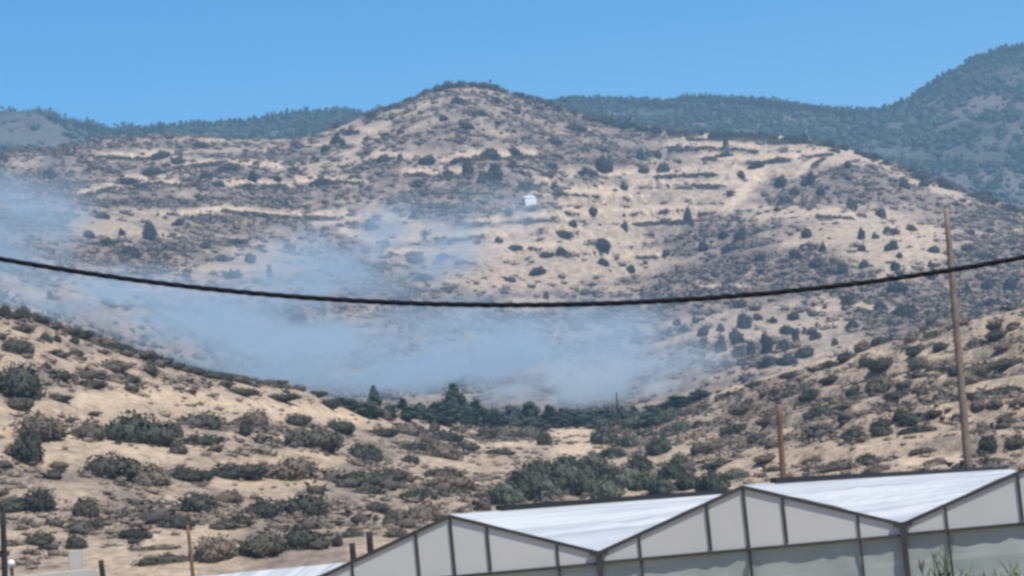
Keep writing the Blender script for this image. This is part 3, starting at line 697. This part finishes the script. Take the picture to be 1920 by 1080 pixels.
Wd, Fd, Td = scatter('scrub', M_SCRUB, 16000, 114, 345, lambda *q: .45 * near_d(*q), (.3, .95), .62, TUFT, 8)
We, Fe, Te = scatter('scrub', M_SCRUB, 9000, 450, 1000, lambda *q: .4 * far_d(*q) + .02, (.9, 2.1), .85, TUFT, 9)
nb = np.cumsum([0, len(Wa), len(Wb), len(Wc), len(Wd)])
me = mesh_np('scrub', np.concatenate([Wa, Wb, Wc, Wd, We]), np.concatenate([Fa, Fb + nb[1], Fc + nb[2], Fd + nb[3], Fe + nb[4]]))
me.attributes.new('tone', 'FLOAT', 'POINT').data.foreach_set('value', np.concatenate([Ta * .62 + .38, Tb * .5 + .5, Tc * .22, Td * .35, Te * .2]).astype(np.float32))
tag(link('scrub', me, None, M_SCRUB), 'low grey scrub covering the dry hillsides', 'scrub', kind='stuff')
def mtn_d(px, py, x, y, r, az):
    return np.clip(.22 + 1.7 * (fbm(x / 26, y / 26, 4) - .42) + .5 * sstep(1580, 1700, r) - .35 * ((px < 120) & (r > 1300)), 0, .9)
Wa, Fa, Ta = scatter('forest', M_PINE, 30000, 1010, 1720, mtn_d, (1.6, 4.2), .95, TUFT, 3)
me = mesh_np('forest', Wa, Fa)
tag(link('forest', me, None, M_PINE), 'dark pine forest covering the mountains behind the hill', 'forest', kind='stuff')

# ------------------------------------------------------------------ greenhouses
def roof_mat():
    mt, nt, b = nmat('white_roof_film')
    tc = N(nt, 'ShaderNodeTexCoord')
    mp = N(nt, 'ShaderNodeMapping'); mp.inputs['Scale'].default_value = (5.0, .035, 1)
    nt.links.new(tc.outputs['Object'], mp.inputs['Vector'])
    n1 = noise(nt, mp.outputs[0], 1.0, 5, .6)
    nt.links.new(mixc(nt, ramp(nt, n1, .36, .58), (.38, .41, .42), (.64, .64, .63)), b.inputs['Base Color'])
    b.inputs['Roughness'].default_value = .45
    tr = N(nt, 'ShaderNodeBsdfTranslucent'); tr.inputs['Color'].default_value = (.85, .85, .83, 1)
    mx = N(nt, 'ShaderNodeMixShader'); mx.inputs[0].default_value = .14
    nt.links.new(b.outputs[0], mx.inputs[1]); nt.links.new(tr.outputs[0], mx.inputs[2]); nt.links.new(mx.outputs[0], nt.nodes['Material Output'].inputs['Surface'])
    return mt
def film_mat(name, a, c, d, trans, vs):
    mt, nt, b = nmat(name)
    tc = N(nt, 'ShaderNodeTexCoord')
    mp = N(nt, 'ShaderNodeMapping'); mp.inputs['Scale'].default_value = vs
    nt.links.new(tc.outputs['Object'], mp.inputs['Vector'])
    n1 = noise(nt, mp.outputs[0], 1.0, 4, .6)
    n2 = noise(nt, tc.outputs['Object'], .9, 4, .6)
    col = mixc(nt, ramp(nt, n2, .3, .7), a, c)
    col = mixc(nt, ramp(nt, n1, .46, .62), col, d)
    nt.links.new(col, b.inputs['Base Color'])
    b.inputs['Roughness'].default_value = .5
    tr = N(nt, 'ShaderNodeBsdfTranslucent'); nt.links.new(col, tr.inputs['Color'])
    mx = N(nt, 'ShaderNodeMixShader'); mx.inputs[0].default_value = trans
    out = nt.nodes['Material Output']
    nt.links.new(b.outputs[0], mx.inputs[1]); nt.links.new(tr.outputs[0], mx.inputs[2]); nt.links.new(mx.outputs[0], out.inputs['Surface'])
    return mt
M_ROOF = roof_mat()
M_GABLE = film_mat('grey_gable_film', (.74, .74, .71), (.80, .79, .76), (.82, .81, .78), .42, (.3, 1, .4))
M_WALLF = film_mat('greenish_wall_film', (.42, .48, .44), (.52, .57, .53), (.74, .78, .74), .4, (.10, 1, 2.6))
M_RIDGE_STRIP = plain('black_ridge_strip', (.018, .02, .022), .7)

GA = -0.2657; GW = 5.0; GH, GDC = 0.841, 0.197
gh = empty('greenhouse', (-1.417, 40.56, 0), GA)
tag(gh, 'long multi-span greenhouse with white gabled roofs and grey film gables', 'greenhouse')
ZR = CZ + .272; ZG = ZR - GH; ZC = ZG - GDC; LEN = 60.0
def zrf(x):                                   # roof height above a point of the front
    d = abs((x / GW + .5) % 1 - .5) * 2
    return ZR - GH * d
for k in range(0, 4):
    x0 = GW * (k - .5); x1 = GW * k; x2 = GW * (k + .5)
    for (xa, za, xb, zb) in ((x0 + .06, ZG, x1, ZR), (x1, ZR, x2 - .06, ZG)):
        b = MB()
        nx, ny = 10, 40
        g = np.random.default_rng(int(k * 10 + za * 3))
        vs = [[None] * (ny + 1) for _ in range(nx + 1)]
        for i in range(nx + 1):
            for j in range(ny + 1):
                t = i / nx
                wob = .012 * math.sin(j * 2.1 + k) * math.sin(math.pi * t) + .01 * g.normal() * math.sin(math.pi * t)
                vs[i][j] = b.bm.verts.new((xa + (xb - xa) * t, LEN * j / ny, za + (zb - za) * t + wob))
        for i in range(nx):
            for j in range(ny): b.bm.faces.new((vs[i][j], vs[i + 1][j], vs[i + 1][j + 1], vs[i][j + 1]))
        b.build('roof_panel', M_ROOF, gh, True)
    # gable film above the tie beam
    b = MB()
    v = [b.bm.verts.new(p) for p in ((x0, .012, ZC), (x2, .012, ZC), (x2, .012, ZG - .01), (x1, .012, ZR - .01), (x0, .012, ZG - .01))]
    b.bm.faces.new(v); b.build('gable_panel', M_GABLE, gh)
    # loose wall film below
    b = MB(); nx, nz = 24, 10
    g = np.random.default_rng(90 + k)
    G = [[b.bm.verts.new((x0 + (x2 - x0) * i / nx, .05 + .02 * math.sin(i * 1.7 + k) * math.sin(j * 1.1) + .012 * g.normal(), ZC * j / nz)) for j in range(nz + 1)] for i in range(nx + 1)]
    for i in range(nx):
        for j in range(nz): b.bm.faces.new((G[i][j], G[i + 1][j], G[i + 1][j + 1], G[i][j + 1]))
    b.build('wall_film', M_WALLF, gh, True)
    # rafters on the rakes
    for (xa, za, xb, zb) in ((x0, ZG, x1, ZR), (x1, ZR, x2, ZG)):
        b = MB(); b.bar((xa, -.004, za - .035), (xb, -.004, zb - .035), .055, .04, (0, 1, 0)); b.build('rafter', M_FRAME, gh)
    b = MB(); b.bar((x0, -.006, ZC), (x2, -.006, ZC - .015), .05, .05, (0, 1, 0)); b.build('tie_beam', M_FRAME, gh)
    for q, low in ((-.125, 0), (0, 1), (.125, 0), (.36, 0), (-.36, 0)):
        xx = x1 + q * GW
        b = MB(); b.bar((xx, -.002, 0 if low or abs(q) > .3 else ZC + .04), (xx, -.002, zrf(xx) - .07), .03, .048 if abs(q) < .3 else .036, (1, 0, 0)); b.build('post', M_FRAME, gh)
    b = MB(); b.bar((x1, 3.0, ZR + .03), (x1, LEN - 1, ZR + .05), .10, .12); b.build('ridge_strip', M_RIDGE_STRIP, gh)  # narrow near-black bar along the top of the ridge
for k in range(0, 5):
    xx = GW * (k - .5)
    b = MB(); b.bar((xx, -.03, 0), (xx, -.03, ZG - .07), .07, .085, (1, 0, 0)); b.build('corner_post', M_FRAME, gh)
    b = MB(); b.hexa([(xx - .13, -.05, ZG - .07), (xx + .13, -.05, ZG - .07), (xx + .13, LEN, ZG - .07), (xx - .13, LEN, ZG - .07), (xx - .16, -.05, ZG + .0), (xx + .16, -.05, ZG + .0), (xx + .16, LEN, ZG + .0), (xx - .16, LEN, ZG + .0)])
    b.build('gutter', M_FRAME, gh)
for xx in (-GW * .5 - .01, GW * 3.5 + .01):
    b = MB(); b.hexa([(xx - .02, .06, 0), (xx + .02, .06, 0), (xx + .02, LEN, 0), (xx - .02, LEN, 0), (xx - .02, .06, ZG - .08), (xx + .02, .06, ZG - .08), (xx + .02, LEN, ZG - .08), (xx - .02, LEN, ZG - .08)])
    b.build('side_film', M_WALLF, gh)
b = MB(); b.hexa([(-GW * .5, LEN - .02, 0), (GW * 3.5, LEN - .02, 0), (GW * 3.5, LEN + .02, 0), (-GW * .5, LEN + .02, 0), (-GW * .5, LEN - .02, ZG - .1), (GW * 3.5, LEN - .02, ZG - .1), (GW * 3.5, LEN + .02, ZG - .1), (-GW * .5, LEN + .02, ZG - .1)])
b.build('end_film', M_WALLF, gh)

def gpt(fx, dy):
    return Vector((-1.417 + fx * math.cos(GA) - dy * math.sin(GA), 40.56 + fx * math.sin(GA) + dy * math.cos(GA), 0))
# lower greenhouse to the left
p = gpt(-3.1, 14)
lg = empty('greenhouse', p, GA)
tag(lg, 'low greenhouse with a flat white roof left of the tall gables', 'greenhouse')
ax, az_ = pix_ang(540., 1066.); zt = CZ + math.hypot(p.x, p.y) * math.tan(float(az_))
b = MB(); b.hexa([(-11, -3, zt - .62), (0, -3, zt - .62), (0, 0, zt - .02), (-11, 0, zt - .02), (-11, -3, zt - .60), (0, -3, zt - .60), (0, 0, zt), (-11, 0, zt)]); b.build('roof_panel', M_ROOF, lg)
b = MB(); b.hexa([(-11, 0.01, zt - .02), (0, 0.01, zt - .02), (0, 3, zt - .62), (-11, 3, zt - .62), (-11, 0.01, zt), (0, .01, zt), (0, 3, zt - .60), (-11, 3, zt - .60)]); b.build('roof_panel', M_ROOF, lg)
b = MB(); b.hexa([(-10.9, -2.9, 0), (-.1, -2.9, 0), (-.1, -2.86, 0), (-10.9, -2.86, 0), (-10.9, -2.9, zt - .6), (-.1, -2.9, zt - .6), (-.1, -2.86, zt - .6), (-10.9, -2.86, zt - .6)]); b.build('wall_film', M_WALLF, lg)
for xx in (-10.9, -7.3, -3.7, -.1):
    for yy in (-2.96, 2.9):
        b = MB(); b.bar((xx, yy, 0), (xx, yy, zt - .64), .08, .08, (1, 0, 0)); b.build('post', M_FRAME, lg)

# ------------------------------------------------------------------ poles, posts, cable
def pix_at(px, py, r):
    az, el = pix_ang(float(px), float(py))
    return Vector((r * math.sin(az), r * math.cos(az), CZ + r * math.tan(el)))
def ground_z(x, y): return float(terrain(np.array([math.atan2(x, y)]), np.array([math.hypot(x, y)]))[0])

def pole(name, label, top, foot, r, w0, w1, mat, cat, group=None):
    t = pix_at(*top, r); f = pix_at(*foot, r)
    d = (f - t)
    gz = ground_z(f.x, f.y)
    k = (gz - .3 - t.z) / d.z
    f2 = t + d * k
    b = MB(); n = 9
    pts = [f2 + (t - f2) * (i / n) for i in range(n + 1)]
    b.tube(pts, [w0 + (w1 - w0) * i / n for i in range(n + 1)], 12)
    o = b.build(name, mat, None, True)
    return tag(o, label, cat, group)
pole('utility_pole', 'tall slim weathered wooden pole leaning left behind the right greenhouse roof', (1774, 390), (1815, 870), 112, .20, .13, M_WOOD, 'pole')
pole('utility_pole', 'short rusty brown pole behind the middle greenhouse ridge', (1460, 758), (1468, 890), 110, .15, .11, M_RUST, 'pole')
pole('wooden_post', 'dark wooden post at the left edge below a grey bush', (5, 958), (9, 1080), 96, .13, .11, M_DARK, 'post')
pole('wooden_post', 'thin brown post standing in front of the left hillside', (352, 985), (361, 1072), 90, .085, .06, M_RUST, 'post')
pole('stake', 'taller of two black stakes beside the left greenhouse rafter', (692, 997), (696, 1050), 100, .15, .13, M_DARK, 'stake', 'black stakes behind the greenhouse')
pole('stake', 'shorter of two black stakes, left of the taller one', (660, 1018), (663, 1052), 100, .15, .12, M_DARK, 'stake', 'black stakes behind the greenhouse')
pole('stake', 'short black stake right of the pale plaster stump', (189, 1050), (193, 1082), 92, .12, .10, M_DARK, 'stake')
pole('mast', 'hair-thin mast rising from the valley treeline', (1156, 736), (1158, 776), 318, .12, .09, M_DARK, 'mast')
# plaster stump and low wall at lower left
def box_thing(name, label, cat, c, w, d, h, mat, rz=0, bevel=.02):
    b = MB(); b.hexa([(-w/2, -d/2, -.4), (w/2, -d/2, -.4), (w/2, d/2, -.4), (-w/2, d/2, -.4), (-w/2*.96, -d/2, h), (w/2*.96, -d/2, h), (w/2*.96, d/2, h), (-w/2*.96, d/2, h)])
    o = b.build(name, mat, None, False, bevel); o.location = c; o.rotation_euler = (0, 0, rz)
    return tag(o, label, cat)
p = pix_at(140, 1032, 90); p0 = Vector((p.x, p.y, 0))
box_thing('pillar', 'square pale plaster pillar stump at lower left', 'pillar', p0, .48, .45, p.z, M_CONC, .1)
p = pix_at(95, 1074, 86); p0 = Vector((p.x, p.y, 0))
box_thing('low_wall', 'low pale wall along the bottom left edge', 'wall', p0, 3.2, .3, p.z, M_CONC, .08)
# white knob on a short post
p = pix_at(21, 1056, 88)
e = empty('bollard', (p.x, p.y, 0)); tag(e, 'small round white cap on a short post at the lower left corner', 'bollard')
b = MB(); b.tube([(0, 0, -.3), (0, 0, p.z - .15)], .06, 10); b.build('post', M_DARK, e, True)
bm = bmesh.new(); bmesh.ops.create_uvsphere(bm, u_segments=20, v_segments=12, radius=.13); me = bpy.data.meshes.new('cap'); bm.to_mesh(me); bm.free()
me.polygons.foreach_set('use_smooth', np.ones(len(me.polygons), bool)); o = link('cap', me, e, M_WHITE); o.location = (0, 0, p.z)

# white hut on the far hill
pos, rr = drop([992.], [384.], 'far')
c = Vector(pos[0]); s = rr[0] / FPX; w = 23 * s; h = 16 * s
hut = empty('hut', c, .5); tag(hut, 'tiny pale hut on the far hill between scrub and terraces', 'hut')
b = MB(); b.hexa([(-w/2, -w*.35, -1), (w/2, -w*.35, -1), (w/2, w*.35, -1), (-w/2, w*.35, -1), (-w/2, -w*.35, h*.75), (w/2, -w*.35, h*.75), (w/2, w*.35, h*.75), (-w/2, w*.35, h*.75)]); b.build('wall', M_WHITE, hut)
b = MB(); b.hexa([(-w*.54, -w*.4, h*.76), (w*.54, -w*.4, h*.76), (w*.54, w*.4, h*.76), (-w*.54, w*.4, h*.76), (-w*.5, -.2, h), (w*.5, -.2, h), (w*.5, .2, h), (-w*.5, .2, h)]); b.build('roof', M_WHITE, hut)

# black twisted overhead cable
cp = np.array([(0, 482), (320, 537), (640, 565), (960, 572), (1280, 560), (1600, 528), (1920, 486)], float)
CY = 17.0
X, Y, Z = pix_dir(cp[:, 0], cp[:, 1])
cx = X / Y * CY; cz = CZ + Z / Y * CY
co = np.polyfit(cx, cz, 2)
xs = np.linspace(-15, 15, 1100)
b = MB()
for k in range(3):
    b.tube([(x, CY + .0075 * math.cos(x * 18 + k * 2.094), np.polyval(co, x) + .0075 * math.sin(x * 18 + k * 2.094)) for x in xs], .0128, 6)
o = b.build('overhead_cable', M_CABLE, None, True)
tag(o, 'black twisted overhead cable sagging across the whole view', 'cable')

# tall reeds before the right greenhouse
def reed(px, top, r, seed, label):
    g = np.random.default_rng(seed)
    p = pix_at(px, top, r); H = p.z
    e = empty('reed', (p.x, p.y, 0)); tag(e, label, 'reed', 'tall weeds before the right greenhouse')
    b = MB(); l = MB()
    for k in range(6):
        dx, dy = g.normal(0, .09), g.normal(0, .09); hh = H * (.72 + .28 * g.random()) if k else H
        pts = [(dx * (.3 + t * 1.3), dy * (.3 + t * 1.3), hh * t) for t in np.linspace(0, 1, 7)]
        b.tube(pts, [.02 * (1 - .6 * t) for t in np.linspace(0, 1, 7)], 6)
        for j in range(22):
            t = .25 + .72 * g.random(); a = g.random() * 6.283; L = .16 + .2 * g.random()
            o0 = Vector((dx * (.3 + t * 1.3), dy * (.3 + t * 1.3), hh * t)); d = Vector((math.cos(a) * .55, math.sin(a) * .55, .9))
            m1 = o0 + d * L * .5; e1 = o0 + Vector((d.x, d.y, .8)) * L
            w = Vector((-d.y, d.x, 0)) * .022
            v = [l.bm.verts.new(q) for q in (o0, m1 + w, e1, m1 - w)]; l.bm.faces.new(v)
    b.build('stem', M_REED, e, True); l.build('leaves', M_REED, e)
M_REED = leaf_mat('reed_leaves', (.085, .10, .045), (.14, .14, .07), 2.0)
reed(1768, 1026, 34, 1, 'taller green weed stalks before the right greenhouse wall')
reed(1888, 1052, 34, 2, 'shorter yellow-green weed stalks at the right edge')
reed(1815, 1070, 33, 3, 'lowest weed stalks between the other two clumps')

# ------------------------------------------------------------------ smoke
def smoke(name, label, px, py, r, rx, ry, dep, tilt, dens, seed, col=(.555, .725, .86), thr=(.42, .72), nscale=.035):
    c = pix_at(px, py, r); s = r / FPX
    V, F = ICO3
    me = mesh_np(name, V, F, True)
    mt = bpy.data.materials.new('smoke_' + 'haze'); mt.use_nodes = True; nt = mt.node_tree
    nt.nodes.remove(nt.nodes['Principled BSDF'])
    pv = nt.nodes.new('ShaderNodeVolumePrincipled')
    pv.inputs['Color'].default_value = (*col, 1); pv.inputs['Anisotropy'].default_value = .15
    tc = N(nt, 'ShaderNodeTexCoord'); ge = N(nt, 'ShaderNodeNewGeometry')
    ln = N(nt, 'ShaderNodeVectorMath', operation='LENGTH'); nt.links.new(tc.outputs['Object'], ln.inputs[0])
    fall = N(nt, 'ShaderNodeMapRange', interpolation_type='SMOOTHSTEP'); fall.inputs[1].default_value = 1.0; fall.inputs[2].default_value = .25
    nt.links.new(ln.outputs['Value'], fall.inputs[0])
    mp = N(nt, 'ShaderNodeMapping'); mp.inputs['Location'].default_value = (seed * 31.7, seed * 11.1, seed * 5.3); mp.inputs['Scale'].default_value = (.5, .10, 1.3); mp.inputs['Rotation'].default_value = (0, .55, 0)
    nt.links.new(ge.outputs['Position'], mp.inputs['Vector'])
    n1 = noise(nt, mp.outputs[0], nscale, 5, .62)
    nr = ramp(nt, n1, *thr)
    m1 = N(nt, 'ShaderNodeMath', operation='MULTIPLY'); nt.links.new(fall.outputs[0], m1.inputs[0]); nt.links.new(nr, m1.inputs[1])
    m2 = N(nt, 'ShaderNodeMath', operation='MULTIPLY'); nt.links.new(m1.outputs[0], m2.inputs[0]); m2.inputs[1].default_value = dens
    nt.links.new(m2.outputs[0], pv.inputs['Density'])
    nt.links.new(pv.outputs[0], nt.nodes['Material Output'].inputs['Volume'])
    o = link(name, me, None, mt)
    o.location = c; o.scale = (rx * s, dep, ry * s); o.rotation_euler = (0, -tilt, 0)
    tag(o, label, 'smoke', kind='stuff')
    return o
smoke('smoke', 'thick blue smoke bank filling the valley', 790, 670, 500, 690, 80, 130, -.05, .066, 1, thr=(.39, .66), nscale=.11)
smoke('smoke', 'smoke drifting up behind the left crest', 250, 585, 540, 520, 70, 125, -.22, .062, 2, thr=(.43, .66), nscale=.12)
smoke('smoke', 'pale smoke plume at the left edge', 10, 430, 600, 210, 80, 78, .5, .075, 3, thr=(.40, .66), nscale=.10)
smoke('smoke', 'thin smoke veil over the middle of the far hill', 640, 515, 620, 500, 70, 120, .22, .045, 4, thr=(.40, .70), nscale=.12)
smoke('smoke', 'low smoke at the right end of the valley', 1130, 712, 470, 300, 50, 72, .02, .085, 5, thr=(.40, .64), nscale=.12, col=(.66, .775, .86))

# ------------------------------------------------------------------ haze
b = MB()
b.hexa([(-3000, -3000, -2), (3000, -3000, -2), (3000, 3000, -2), (-3000, 3000, -2), (-3000, -3000, 385), (3000, -3000, 385), (3000, 3000, 385), (-3000, 3000, 385)])
mt = bpy.data.materials.new('haze_air'); mt.use_nodes = True; nt = mt.node_tree
nt.nodes.remove(nt.nodes['Principled BSDF'])
pv = nt.nodes.new('ShaderNodeVolumePrincipled'); pv.inputs['Color'].default_value = (.42, .72, 1.0, 1); pv.inputs['Density'].default_value = .00024
nt.links.new(pv.outputs[0], nt.nodes['Material Output'].inputs['Volume'])
o = b.build('haze', mt); tag(o, kind='stuff')
